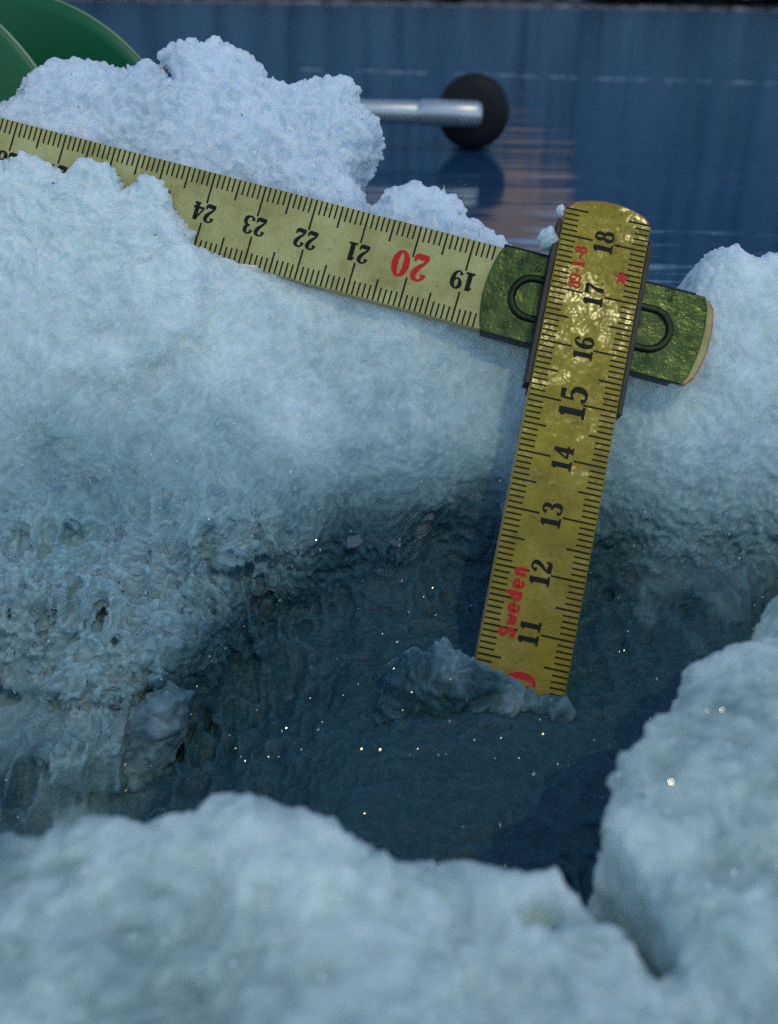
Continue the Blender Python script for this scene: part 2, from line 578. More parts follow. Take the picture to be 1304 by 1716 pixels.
def bank_rough(p):
    wp = (np.array(BANK_M.to_3x3()) @ p.T).T + np.array(BANK_M.translation) / CM
    low = 1 - sstep(0.5, 1.3, wp[:, 2] - floor_level(wp[:, 0]))
    return (1 + 2.0 * sstep(780, 1000, CV - p[:, 1] / (D0 - p[:, 2]) * FPX)) * (1 - low) + 0.7 * low + 1.2 * (1 - sstep(420, 500, CV - p[:, 1] / (D0 - p[:, 2]) * FPX))

def slush_bank():
    h = 0.042
    lo, hi = (-10.0, -6.4, -3.8), (10.0, 6.5, 6.4)
    n, (a, b, w) = grid(lo, hi, h)
    A, B = np.meshgrid(a, b, indexing='ij')
    U, V = CU + A * FPX / D0, CV - B * FPX / D0
    ws = np.full(A.shape, -0.42, np.float32)
    ws += 0.55 * sstep(560, 760, V) * (1 - sstep(640, 860, U))
    def g(u, v, amp, su, sv):
        return amp * np.exp(-((U - u) / su) ** 2 - ((V - v) / sv) ** 2)
    ws += g(150, 760, 0.35, 260, 150) + g(120, 480, 0.95, 260, 220) + g(230, 1190, 2.1, 110, 110)
    ws += g(410, 860, 0.6, 150, 110) * (1 - sstep(925, 960, V + 14 * noise2(A.shape, h, 0.5, 31)))
    ws += g(110, 1010, 1.6, 190, 130) * (1 - sstep(1120, 1155, V + 20 * noise2(A.shape, h, 0.6, 32)))
    ws += g(160, 905, -0.45, 60, 26)
    ws += g(60, 1270, 2.2, 190, 130)
    ws += g(340, 1090, 1.3, 100, 110)
    ws += g(690, 960, -0.25, 170, 120) + g(960, 1040, -0.4, 230, 130)
    ws += g(1250, 720, 0.45, 190, 220)
    ws += 0.30 * noise2(A.shape, h, 1.8, 33) + 0.16 * noise2(A.shape, h, 0.9, 34) * sstep(650, 900, V)
    sdf = (w[None, None, :] - ws[:, :, None]) * 0.8
    # top edge: runs behind the lying part of the rule
    btop = np.interp(652 + a * 92, [-400, 0, 1150, 1400], [(858 - q) / 92 for q in (180, 285, 590, 590)])
    top = (b[None, :] - btop[:, None])
    sdf = smax(sdf, np.broadcast_to(top[:, :, None], sdf.shape).astype(np.float32), 0.5)
    # right shoulder
    s3 = [(1060, 900), (1090, 700), (1132, 560), (1142, 500), (1155, 470), (1180, 440), (1200, 421), (1230, 420), (1260, 434), (1280, 428),
          (1304, 432), (1380, 445), (1500, 470), (1650, 520), (1650, 900)]
    sdf = smin(sdf, slab(A, B, w, s3, 19.9, -1.6, 1.25, 0.7), 0.35)
    # snow lying over the rule at the left
    s4 = [(-260, 300), (-120, 262), (0, 250), (32, 246), (52, 268), (80, 300), (112, 306), (134, 268), (178, 268), (200, 306), (216, 296),
          (228, 280), (262, 286), (280, 332), (290, 370), (300, 400), (318, 418), (335, 450), (320, 540), (200, 620), (-260, 620)]
    sdf = smin(sdf, slab(A, B, w, s4, 18.25, -0.35, 0.72, 0.2), 0.6)
    # the soaked floor of the hole, one mass with the slope
    c0 = BANK_M.translation / CM
    zz = c0.z + a[:, None, None] * RIGHT.z + b[None, :, None] * UP.z - w[None, None, :] * FWD.z
    fx = floor_level(A + c0.x)
    fl = (zz - fx[:, :, None] - 0.16 * noise2(A.shape, h, 1.7, 35)[:, :, None]).astype(np.float32)
    sdf = smin(sdf, fl, 1.1)
    del zz, fl
    sdf = crumble(sdf, n, h, 100, amp=0.35 + 1.2 * sstep(820, 1020, V) + 1.0 * (1 - sstep(400, 480, V)) * (1 - sstep(340, 420, U)))
    # flakes and drips hanging in ragged upright curtains at the lower left
    fk = (sstep(800, 930, V) * (1 - sstep(430, 620, U)))[:, :, None].astype(np.float32)
    sdf += fk * (0.20 * (np.abs(noise3(n, h, (0.42, 1.1, 0.6), 130)) * 2 - 0.7) + 0.10 * (np.abs(noise3(n, h, (0.2, 0.45, 0.3), 131)) * 2 - 0.7))
    # keep the bank behind the lying rule: the strip's own slot
    r0, r1 = P(0, 262, 19.70), P(1150, 568, 18.36)
    inv = BANK_M.inverted()
    q0, q1 = inv @ r0 / CM, inv @ r1 / CM
    dirv = (q1 - q0).normalized()
    perp = Vector((-dirv.y, dirv.x, 0)).normalized()
    across = (A - q0.x) * perp.x + (B - q0.y) * perp.y
    along = (A - q0.x) * dirv.x + (B - q0.y) * dirv.y
    wr = q0.z + along / (q1 - q0).length * (q1.z - q0.z)
    slot = np.maximum(np.abs(across)[:, :, None] - 0.80, np.abs(w[None, None, :] - wr[:, :, None]) - 0.17)
    front = np.maximum((np.abs(across) - 0.80)[:, :, None], (wr[:, :, None] - 0.05 - w[None, None, :]))
    front = np.maximum(front, (320 - (652 + A * 92))[:, :, None] / 92)      # clear face right of the covered end
    sdf = np.maximum(sdf, -np.minimum(slot, front))
    o = build_snow('slush_bank', sdf, h, lo, M['snow'], bank_tone, matrix=BANK_M, amps=[(0.7, 0.03, 0), (0.24, 0.022, 1), (0.10, 0.018, 1), (0.06, 0.014, 0)], seed=3,
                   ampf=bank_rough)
    tag(o, 'grainy grey slush slope behind the hole, under and over the lying rule', 'slush', kind='stuff')
slush_bank()

def snow_pile():
    h = 0.034
    lo, hi = (-10.6, 2.6, -4.3), (1.2, 10.4, -0.7)
    n, (a, b, w) = grid(lo, hi, h)
    A, B = np.meshgrid(a, b, indexing='ij')
    s1 = [(-260, 330), (-140, 300), (-60, 250), (0, 222), (22, 190), (48, 170), (60, 142), (95, 117), (130, 106), (180, 110), (228, 120), (262, 114),
          (284, 122), (302, 146), (296, 122), (280, 102), (300, 93), (330, 81), (352, 86), (372, 83), (400, 93), (425, 109), (440, 127), (450, 144),
          (470, 146), (490, 152), (520, 142), (560, 138), (582, 136), (595, 152), (600, 178), (618, 196), (637, 213), (630, 235), (622, 258),
          (600, 281), (592, 300), (612, 320), (622, 348), (650, 430), (650, 640), (-260, 640)]
    s1 = [(u, v + 18) for u, v in s1]
    sdf = slab(A, B, w, s1, 21.1, -2.55, 1.5, 0.75)
    # softer belly towards the rule
    sdf = crumble(sdf, n, h, 200, 0.10, 0.03, 0.04, 0.05)
    wet = lambda p: 0.10 + 0.12 * pnoise(p, 1.2, 8)
    o = build_snow('snow_pile', sdf, h, lo, M['pile_snow'], wet, matrix=BANK_M, amps=[(0.5, 0.03, 0), (0.24, 0.045, 1), (0.12, 0.04, 1), (0.065, 0.03, 0)], seed=4)
    tag(o, 'tall crumbly white snow pile behind the numbered rule from 21 upward', 'snow', kind='stuff')
    lo, hi = (-1.6, 2.6, -3.2), (2.9, 6.9, 0.1)
    n, (a, b, w) = grid(lo, hi, h)
    A, B = np.meshgrid(a, b, indexing='ij')
    s2 = [(590, 440), (634, 352), (650, 334), (690, 321), (715, 318), (745, 323), (765, 346), (775, 366), (800, 386), (824, 404), (870, 440), (880, 580), (590, 600)]
    s2 = [(u, v + 8) for u, v in s2]
    sdf = slab(A, B, w, s2, 20.2, -1.65, 1.1, 0.5)
    sdf = crumble(sdf, n, h, 230, 0.08, 0.07, 0.06, 0.04)
    o = build_snow('snow_lump', sdf, h, lo, M['pile_snow'], wet, matrix=BANK_M, amps=[(0.4, 0.04, 1), (0.2, 0.03, 1), (0.12, 0.035, 0), (0.07, 0.02, 0)], seed=5)
    tag(o, 'small rounded snow lump peeking over the rule above the red 20', 'snow', kind='stuff')
snow_pile()

# ------------------------------------------------------------------ near rim of the hole (out of focus)
def near_rim():
    h = 0.07
    lo, hi = (-11.0, -3.0, -6.0), (11.0, 15.0, 2.2)
    n, (x, y, z) = grid(lo, hi, h)
    X, Y = np.meshgrid(x, y, indexing='ij')
    def gp(pts, zz):
        return [tuple((ground(u, v, zz * CM) / CM)[:2]) for u, v in pts]
    left = [(-500, 1390), (-200, 1366), (0, 1356), (80, 1362), (160, 1354), (240, 1356), (300, 1346), (350, 1340), (400, 1336), (460, 1340), (520, 1362),
            (600, 1395), (700, 1400), (800, 1408), (880, 1412), (908, 1410), (945, 1408), (980, 1436), (1016, 1476), (1060, 1520)]
    right = [(1118, 1470), (1092, 1430), (1042, 1392), (1006, 1360), (1020, 1332), (1030, 1280), (1066, 1226), (1130, 1190), (1150, 1160), (1143, 1112),
             (1200, 1074), (1262, 1046), (1275, 1002), (1304, 968), (1380, 900), (1480, 860)]
    zl, zr = 0.45, 0.55
    L, R = gp(left, zl), gp(right, zr)
    c_lit = ground(440, 1440, 0.003) / CM  # crest lightened here: sky light on its upward face put into the colour
    wet = lambda p: 0.30 - 0.5 * np.exp(-((p[:, 0] - c_lit.x) / 1.3) ** 2 - ((p[:, 1] - c_lit.y) / 0.55) ** 2) + 0.55 * pnoise(p, 1.7, 18) * 0.7 + 0.3 * pnoise(p, 0.6, 19) + 0.2 * pnoise(p, 0.2, 20)
    def bmp(u, v, amp, s, zz=0.3):
        c = ground(u, v, zz * CM) / CM
        return amp * np.exp(-((X - c.x) ** 2 + (Y - c.y) ** 2) / s ** 2)
    hgt = 0.35 + 0.16 * noise2(X.shape, h, 2.2, 41) + 0.10 * noise2(X.shape, h, 0.9, 42)
    hl = hgt + bmp(420, 1440, 0.2, 0.9) + bmp(560, 1460, 0.15, 0.8) + bmp(100, 1470, 0.1, 1.0) - bmp(920, 1510, 0.5, 0.16) - bmp(350, 1640, 0.25, 0.7) - bmp(850, 1640, 0.2, 0.6)
    polyL = L + [(2.2, 5.7), (10.6, 5.7), (10.6, -2.6), (-10.6, -2.6), (-10.6, L[0][1])]
    s2 = poly_sdf(X, Y, polyL)[:, :, None]
    sdf = smax(s2, (z[None, None, :] - hl[:, :, None]) * 0.95, 0.4)
    hr = hgt + 0.1 + bmp(1200, 1250, 0.25, 1.4) + bmp(1150, 1500, 0.2, 1.2)
    polyR = R + [(10.6, 14.0), (10.6, -2.6), (2.6, -2.6), (2.6, 4.6), (2.45, 5.9)]
    s2 = poly_sdf(X, Y, polyR)[:, :, None]
    sdf = smin(sdf, smax(s2, (z[None, None, :] - hr[:, :, None]) * 0.95, 0.4), 0.3)
    sdf = crumble(sdf, n, h, 300, 0.08, 0.05, 0.035, 0.02)
    o = build_snow('near_snow_rim', sdf, h, lo, M['front_snow'], wet, amps=[(0.5, 0.03, 0), (0.25, 0.035, 1), (0.13, 0.035, 1)], seed=6)
    tag(o, 'blurred pale snow rim in front of the hole, notched by a dark crack', 'snow', kind='stuff')
near_rim()

# ------------------------------------------------------------------ soaked slush filling the hole
def hole_slush():
    h = 0.05
    x = np.arange(-11, 11.01, h); y = np.arange(3.0, 19.0, h)
    X, Y = np.meshgrid(x, y, indexing='ij')
    Z = floor_level(X) - 0.55 + 0.2 * noise2(X.shape, h, 2.4, 51)
    Z = Z + 0.5 * np.exp(-((X + 3.5) / 2.5) ** 2 - ((Y - 14) / 1.5) ** 2) + 0.4 * np.exp(-((X - 0.3) / 1.8) ** 2 - ((Y - 14.6) / 1.2) ** 2)
    q = np.stack([X, Y, Z], -1).reshape(-1, 3)
    c, s_ = math.cos(0.6), math.sin(0.6)
    q = np.stack([q[:, 0] * c - q[:, 1] * s_, q[:, 0] * s_ + q[:, 1] * c, q[:, 2] * 0], 1)
    q = q + 0.4 * np.stack([pnoise(q, 0.9, 61), pnoise(q, 0.9, 62), q[:, 2]], 1) + 0.12 * np.stack([pnoise(q, 0.3, 63), pnoise(q, 0.3, 64), q[:, 2]], 1)
    rise = sstep(10.5, 13.5, Y).reshape(-1) * 0.8 + 0.35
    dz = 0.16 * pnoise(q, 1.1, 65) + 0.10 * pnoise(q, 0.5, 66) + 0.05 * pnoise(q, 0.24, 67) + 0.035 * pnoise(q, 0.12, 68)
    Z = Z + (dz * rise).reshape(Z.shape)
    v = np.stack([X, Y, Z], -1).reshape(-1, 3) * CM
    nx, ny = X.shape
    i, j = np.meshgrid(np.arange(nx - 1), np.arange(ny - 1), indexing='ij')
    q = np.stack([i * ny + j, (i + 1) * ny + j, (i + 1) * ny + j + 1, i * ny + j + 1], -1).reshape(-1, 4)
    o = mesh_obj('hole_slush', v.tolist(), q.tolist(), M['hole'], smooth=True)
    tag(o, 'dark soaked slush and water filling the drilled hole', 'slush', kind='stuff')
hole_slush()

# ------------------------------------------------------------------ lumps of ice
def ice_piece(name, poly, d, w0, t, r, seed, mat, label, cat, wetv=0.3, amp=1.0, h=0.04, noise_wet=0.4):
    q = pp(poly, d)
    lo = (min(p[0] for p in q) - 0.4, min(p[1] for p in q) - 0.4, w0 - t - 0.4)
    hi = (max(p[0] for p in q) + 0.4, max(p[1] for p in q) + 0.4, w0 + t + 0.4)
    n, (a, b, w) = grid(lo, hi, h)
    A, B = np.meshgrid(a, b, indexing='ij')
    sdf = slab(A, B, w, poly, d, w0, t, r)
    sdf = crumble(sdf, n, h, seed, 0.12 * amp, 0.05 * amp, 0.03 * amp, 0.0)
    o = build_snow(name, sdf, h, lo, mat, lambda p: wetv + noise_wet * pnoise(p, 0.5, seed), minv=200, matrix=BANK_M, amps=[(0.3, 0.07 * amp, 1), (0.15, 0.06 * amp, 1), (0.08, 0.03 * amp, 0)], seed=seed)
    tag(o, label, cat)
    return o

ice_piece('ice_chunk', [(140, 1210), (170, 1186), (230, 1176), (285, 1140), (318, 1160), (312, 1215), (290, 1270), (266, 1300), (258, 1350), (236, 1340), (210, 1326), (186, 1290), (158, 1250)],
          16.4, D0 - 16.4, 0.5, 0.45, 400, M['ice_chunk'], 'rough wedge of grey ice pointing down at the lower left of the hole', 'ice chunk', 0.66, 0.65)
ice_piece('ice_chunk', [(620, 1200), (650, 1135), (682, 1096), (740, 1086), (772, 1100), (800, 1120), (850, 1142), (900, 1168), (948, 1172), (965, 1205), (900, 1260), (680, 1260)],
          16.55, D0 - 16.55, 0.4, 0.38, 420, M['ice_chunk'], 'dark grey slush lump in front of the standing rule at its foot', 'ice chunk', 0.86, 0.9)

# ------------------------------------------------------------------ the folding rule
TH = 0.14        # strip half thickness, cm
HW = 0.775       # strip half width, cm

def frame(p0, s0, p1, s1):
    """local frame: x = along the scale (cm, increasing), y = top of the numerals, z = towards the reader"""
    sx = (p1 - p0).normalized()
    n = -FWD
    yv = n.cross(sx).normalized()
    zv = sx.cross(yv).normalized()
    org = p0 - sx * (s0 * CM)
    m = Matrix(((sx.x, yv.x, zv.x, org.x), (sx.y, yv.y, zv.y, org.y), (sx.z, yv.z, zv.z, org.z), (0, 0, 0, 1)))
    return m

MA = frame(P(884, 1061, 17.0), 11, P(991, 503, 18.05), 17)
MB = frame(P(776, 474, 18.75), 19, P(343, 360, 19.25), 24)

def outline(s0, s1, hw, arc0=0.0, arc1=0.0, rc=0.08, n=10):
    """plate outline; ends bow outward by arc0 / arc1"""
    pts = []
    for k in range(n + 1):
        t = -1 + 2 * k / n
        pts.append((s1 + arc1 * (1 - t * t) - (rc * max(0, abs(t) - 0.85) / 0.15 * 0.9), t * hw))
    for k in range(n + 1):
        t = 1 - 2 * k / n
        pts.append((s0 - arc0 * (1 - t * t) + (rc * max(0, abs(t) - 0.85) / 0.15 * 0.9), t * hw))
    return pts

def plate(name, pts, z0, z1, mats, parent, bevel=0.02):
    """flat plate with a soft rim; mats = (face, side)"""
    c = np.mean(np.array(pts), 0)
    n = len(pts)
    def ring(inset, z):
        out = []
        for i in range(n):
            p, a, b = np.array(pts[i]), np.array(pts[i - 1]), np.array(pts[(i + 1) % n])
            tt = (b - a) / (np.linalg.norm(b - a) + 1e-9)
            nn = np.array((tt[1], -tt[0]))
            q = p - nn * inset
            out.append((q[0] * CM, q[1] * CM, z * CM))
        return out
    v = ring(bevel, z0) + ring(0, z0 + bevel) + ring(0, z1 - bevel) + ring(bevel, z1)
    f = [tuple(range(3 * n, 4 * n)), tuple(reversed(range(n)))]
    mi = [0, 1]
    for k in range(3):
        for i in range(n):
            j = (i + 1) % n
            f.append((k * n + i, k * n + j, (k + 1) * n + j, (k + 1) * n + i))
            mi.append(1 if k < 2 else 0)
    o = mesh_obj(name, v, f, None, parent)
    for m in mats:
        o.data.materials.append(m)
    o.data.polygons.foreach_set('material_index', mi)
    return o

# glyph strokes: lists of (x, y, width) in units of the numeral's height
def ell(cx, cy, rx, ry, thick, thin, n=28):
    return [(cx + rx * math.cos(6.28319 * k / n), cy + ry * math.sin(6.28319 * k / n),
             thin + (thick - thin) * abs(math.cos(6.28319 * k / n)) ** 1.3) for k in range(n + 1)]
SIX = [[(.5, .77, .17), (.45, .92, .09), (.32, .955, .08), (.16, .8, .15), (.1, .5, .2), (.13, .22, .18), (.3, .045, .08), (.48, .15, .16), (.52, .32, .18), (.46, .5, .12), (.33, .58, .08), (.16, .46, .08)]]
G = {
    '1': [[(.32, .03, .21), (.32, .97, .21)], [(.32, .9, .13), (.12, .8, .10)], [(.08, .04, .09), (.56, .04, .09)]],
    '0': [ell(.31, .5, .21, .45, .2, .08)],
    '2': [[(.14, .70, .19), (.16, .86, .11), (.31, .955, .08), (.48, .86, .16), (.49, .70, .19), (.38, .5, .15), (.2, .3, .1), (.08, .1, .09)],
          [(.06, .08, .14), (.3, .09, .19), (.5, .08, .15), (.57, .28, .07)]],
    '3': [[(.13, .76, .18), (.17, .9, .1), (.31, .955, .08), (.46, .85, .17), (.46, .66, .17), (.36, .55, .09), (.25, .53, .08)],
          [(.25, .53, .08), (.4, .5, .1), (.52, .36, .18), (.5, .15, .18), (.31, .045, .08), (.15, .1, .1), (.11, .25, .18)]],
    '4': [[(.42, .03, .19), (.42, .97, .19)], [(.4, .95, .08), (.04, .3, .08)], [(.02, .28, .1), (.62, .28, .1)], [(.26, .04, .08), (.6, .04, .08)]],
    '5': [[(.14, .92, .14), (.5, .92, .16)], [(.15, .96, .07), (.13, .5, .07)],
          [(.13, .52, .07), (.3, .61, .08), (.5, .5, .17), (.53, .31, .2), (.45, .11, .15), (.28, .04, .08), (.13, .1, .1), (.1, .22, .17)]],
    '6': SIX,
    '7': [[(.07, .88, .17), (.57, .9, .16)], [(.08, .96, .07), (.07, .68, .07)], [(.55, .88, .08), (.38, .55, .12), (.3, .3, .18), (.29, .03, .21)]],
    '8': [ell(.31, .73, .165, .22, .16, .08), ell(.31, .28, .21, .24, .18, .08)],
    '9': [[(.62 - x, 1 - y, w) for x, y, w in SIX[0]]],
    '-': [[(.12, .45, .13), (.5, .45, .13)]],
    'S': [[(.5, .78, .2), (.4, .9, .2), (.22, .9, .2), (.12, .74, .2), (.24, .58, .2), (.42, .46, .2), (.52, .28, .2), (.42, .1, .2), (.22, .1, .2), (.1, .24, .2)]],
    'w': [[(.05, .62, .17), (.18, .06, .17)], [(.18, .06, .15), (.32, .5, .15)], [(.32, .5, .15), (.46, .06, .15)], [(.46, .06, .17), (.6, .62, .17)]],
    'e': [[(.1, .35, .15), (.5, .37, .15), (.48, .55, .18), (.3, .64, .16), (.12, .52, .2), (.1, .3, .2), (.18, .1, .18), (.34, .06, .16), (.52, .15, .16)]],
    'd': [ell(.28, .34, .17, .27, .2, .16), [(.48, .0, .2), (.48, .98, .2)]],
    'n': [[(.14, .0, .2), (.14, .66, .2)], [(.14, .45, .16), (.26, .61, .16), (.42, .58, .2), (.47, .4, .2), (.47, .0, .2)]],
}

def crom(pts, sub=5):
    if len(pts) < 3:
        return pts
    p = [np.array(q, float) for q in pts]
    p = [2 * p[0] - p[1]] + p + [2 * p[-1] - p[-2]]
    out = []
    for i in range(1, len(p) - 2):
        for k in range(sub):
            t = k / sub
            out.append(0.5 * ((2 * p[i]) + (-p[i - 1] + p[i + 1]) * t + (2 * p[i - 1] - 5 * p[i] + 4 * p[i + 1] - p[i + 2]) * t * t +
                              (-p[i - 1] + 3 * p[i] - 3 * p[i + 1] + p[i + 2]) * t ** 3))
    out.append(p[-2])
    return [tuple(q) for q in out]

def glyph_mesh(text, hgt, cx, cy, z, adv=0.66, bold=1.22):
    """printed characters centred on (cx, cy); each stroke lies a hair above the one before"""
    v, f = [], []
    wtot = adv * len(text)
    for ci, ch in enumerate(text):
        ox = -wtot / 2 + ci * adv + (adv - 0.62) / 2
        for si, st in enumerate(G[ch]):
            pts = crom(st) if ch not in '08' else st
            zz = z + 0.0012 * (si + 1)
            base = len(v)
            n = len(pts)
            for i in range(n):
                a, b = np.array(pts[max(0, i - 1)][:2]), np.array(pts[min(n - 1, i + 1)][:2])
                t = (b - a) / (np.linalg.norm(b - a) + 1e-9)
                nn = np.array((-t[1], t[0])) * pts[i][2] * bold / 2
                for s in (1, -1):
                    q = np.array(pts[i][:2]) + s * nn
                    v.append(((cx + (q[0] + ox) * hgt) * CM, (cy + (q[1] - 0.5) * hgt) * CM, zz * CM))
            for i in range(n - 1):
                k = base + 2 * i
                f.append((k, k + 1, k + 3, k + 2))
    return v, f

def numerals(parent, val, zf):
    big = val % 10 == 0
    mid = val % 5 == 0
    hg = 0.50 if big else (0.46 if mid else 0.345)
    v, f = glyph_mesh(str(val), hg, val, 0.0 if not big else -0.02, zf, 0.74 if big else 0.66)
    o = mesh_obj('numeral', v, f, M['red'] if big else M['ink'], parent)
    return o

def ticks(parent, s0, s1, zf, skip=None):
    v, f = [], []
    for k in range(int(round(s0 * 10)), int(round(s1 * 10)) + 1):
        s = k / 10
        if skip and skip[0] < s < skip[1]:
            continue
        ln = 0.57 if k % 10 == 0 else (0.40 if k % 5 == 0 else 0.26)
        hw = 0.017 if k % 5 == 0 else 0.0155
        for sd_ in (1, -1):
            l2 = ln * random.uniform(0.97, 1.03)
            y0, y1 = sd_ * (HW - 0.015), sd_ * (HW - 0.015 - l2)
            b = len(v)
            ya, yb = min(y0, y1), max(y0, y1)
            v += [((s - hw) * CM, ya * CM, zf * CM), ((s + hw) * CM, ya * CM, zf * CM), ((s + hw) * CM, yb * CM, zf * CM), ((s - hw) * CM, yb * CM, zf * CM)]
            f.append((b, b + 1, b + 2, b + 3))
    return mesh_obj('scale_marks', v, f, M['ink'], parent)

def tube(path, r, name, mat, parent, closed=False, seg=8):
    v, f = [], []
    n = len(path)
    path = [Vector(p) for p in path]
    for i in range(n):
        a = path[(i - 1) % n] if closed or i else path[0]
        b = path[(i + 1) % n] if closed or i < n - 1 else path[-1]
        t = (b - a).normalized()
        ref = Vector((0, 0, 1)) if abs(t.z) < 0.9 else Vector((1, 0, 0))
        e1 = t.cross(ref).normalized(); e2 = t.cross(e1).normalized()
        rr = r[i] if isinstance(r, (list, tuple)) else r
        for k in range(seg):
            an = 6.28319 * k / seg
            v.append(path[i] + e1 * (rr * math.cos(an)) + e2 * (rr * math.sin(an)))
    for i in range(n if closed else n - 1):
        j = (i + 1) % n
        for k in range(seg):
            f.append((i * seg + k, i * seg + (k + 1) % seg, j * seg + (k + 1) % seg, j * seg + k))
    if not closed:
        f.append(tuple(reversed(range(seg))))
        f.append(tuple((n - 1) * seg + k for k in range(seg)))
    return mesh_obj(name, v, f, mat, parent, smooth=True)

def folding_rule():
    root = empty('folding_rule', Matrix.Translation(P(990, 505, 18.6)))
    tag(root, 'worn yellow folding rule, one arm standing in the hole, one lying on snow', 'folding rule')
    inv = root.matrix_world.inverted()
    # --- the lying strip
    B = plate('rule_strip', outline(14.62, 29.5, HW, 0.14, 0.1), -TH, TH, (M['rule'], M['wood_edge']), root)
    B.matrix_local = inv @ MB
    B['label'] = 'lying yellow strip numbered upside down 19 to 24'
    zf = TH + 0.003
    ticks(B, 18.6, 29.3, zf)
    for val in range(19, 29):
        numerals(B, val, zf)
    # red painted end
    pts = []
    for k in range(13):
        t = -1 + 2 * k / 12
        pts.append((14.62 - 0.14 * (1 - t * t) + 0.07 * max(0, abs(t) - .85) / .15, t * HW))
    v, f = [], []
    for k, (s, q) in enumerate(pts):
        v += [((s - 0.006) * CM, q * CM, -(TH - 0.02) * CM), ((s - 0.006) * CM, q * CM, (TH - 0.018) * CM), ((s + 0.03) * CM, q * 0.985 * CM, (TH + 0.003) * CM)]
    for k in range(12):
        f += [(3 * k, 3 * k + 1, 3 * k + 4, 3 * k + 3), (3 * k + 1, 3 * k + 2, 3 * k + 5, 3 * k + 4)]
    mesh_obj('red_end', v, f, M['redrim'], B)
    # hinge plate over the lying strip
    pl = plate('hinge_plate', outline(14.74, 18.45, HW + 0.03, 0.12, 0.14, 0.04), TH - 0.02, TH + 0.06, (M['plate'], M['flange']), root, 0.015)
    pl.matrix_local = inv @ MB
    for s in (1, -1):
        ps = [(14.95, s * (HW + 0.012)), (18.45, s * (HW + 0.012)), (18.45, s * (HW + 0.05)), (14.95, s * (HW + 0.05))]
        if s < 0: ps = ps[::-1]
        plate('flange', ps, -TH - 0.05, TH + 0.075, (M['flange'], M['flange']), pl, 0.012)
    # pressed stadium ridge
    path = []
    c0, c1, rad = 15.57, 17.72, 0.36
    for k in range(17):
        a = -math.pi / 2 + math.pi * k / 16
        path.append(((c1 + rad * math.cos(a)) * CM, rad * math.sin(a) * CM, (TH + 0.062) * CM))
    for k in range(17):
        a = math.pi / 2 + math.pi * k / 16
        path.append(((c0 + rad * math.cos(a)) * CM, rad * math.sin(a) * CM, (TH + 0.062) * CM))
    tube(path, 0.07 * CM, 'pressed_ridge', M['ridge'], pl, closed=True)
    # --- the standing strip, hinged in front of it
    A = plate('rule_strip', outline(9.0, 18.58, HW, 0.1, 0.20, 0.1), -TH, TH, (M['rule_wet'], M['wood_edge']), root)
    A.matrix_local = inv @ MA
    A['label'] = 'standing yellow strip numbered sideways 11 to 18'
    ticks(A, 9.2, 18.5, zf)
    for val in range(10, 19):
        numerals(A, val, zf)
    v, f = glyph_mesh('Sweden', 0.27, 11.45, 0.36, zf + 0.004, 0.76, 1.2)
    mesh_obj('lettering', v, f, M['red'], A)
    v, f = glyph_mesh('89-1-8', 0.22, 17.45, 0.37, zf + 0.004, 0.6, 1.15)
    mesh_obj('lettering', v, f, M['red'], A)
    v = [(17.42 * CM, -0.43 * CM, (zf + 0.004) * CM)]
    for k in range(10):
        rr = 0.15 if k % 2 == 0 else 0.06
        v.append(((17.42 + rr * math.cos(k * math.pi / 5)) * CM, (-0.43 + rr * math.sin(k * math.pi / 5)) * CM, (zf + 0.004) * CM))
    mesh_obj('star_mark', v, [(0, 1 + k, 1 + (k + 1) % 10) for k in range(10)], M['red'], A)
    v, f = [], []
    for k in range(13):
        t = -1 + 2 * k / 12
        s = 18.58 + 0.20 * (1 - t * t) - 0.09 * max(0, abs(t) - .85) / .15
        v += [((s + 0.006) * CM, t * HW * CM, -(TH - 0.02) * CM), ((s + 0.006) * CM, t * HW * CM, (TH - 0.018) * CM), ((s - 0.02) * CM, t * HW * 0.985 * CM, (TH + 0.003) * CM)]
    for k in range(12):
        f += [(3 * k, 3 * k + 3, 3 * k + 4, 3 * k + 1), (3 * k + 1, 3 * k + 4, 3 * k + 5, 3 * k + 2)]
    mesh_obj('red_end', v, f, M['redrim'], A)
    bp = plate('back_plate', outline(15.05, 18.35, HW + 0.02, 0, 0, 0.03), -TH - 0.09, -TH + 0.01, (M['flange'], M['flange']), root, 0.01)
    bp.matrix_local = inv @ MA
    for s, (a, b) in ((1, (15.2, 18.3)), (-1, (15.0, 18.25))):
        y0, y1 = s * (HW + 0.008), s * (HW + 0.10)
        ps = [(a, y0), (b - 0.25, y0), (b - 0.1, y0), (b, s * (HW + 0.03)), (b, y1 - s * 0.02), (b - 0.3, y1), (a, y1)]
        if s < 0: ps = ps[::-1]
        fl = plate('flange', ps[::1], -TH - 0.10, TH - 0.03, (M['flange'], M['flange']), bp, 0.012)
    return root
folding_rule()

# ------------------------------------------------------------------ crumbs sticking to the rule
def crumb(u, v, d, ru, rv, seed, mat, label, w=0.25, wetv=0.2):
    pts = []
    r = np.random.default_rng(seed)
    for k in range(14):
        a = 6.283 * k / 14
        s = r.uniform(0.75, 1.15)
        pts.append((u + ru * s * math.cos(a), v + rv * s * math.sin(a)))
    return ice_piece('snow_crumb', pts, d, D0 - d, w, w * 0.9, seed, mat, label, 'snow crumb', wetv, 0.35, 0.02)
crumb(918, 398, 18.25, 15, 17, 500, M['snow'], 'round snow crumb stuck beside the standing rule near its 18')
crumb(940, 352, 18.25, 7, 12, 510, M['snow'], 'tiny snow crumb on the top corner of the standing rule', 0.1)

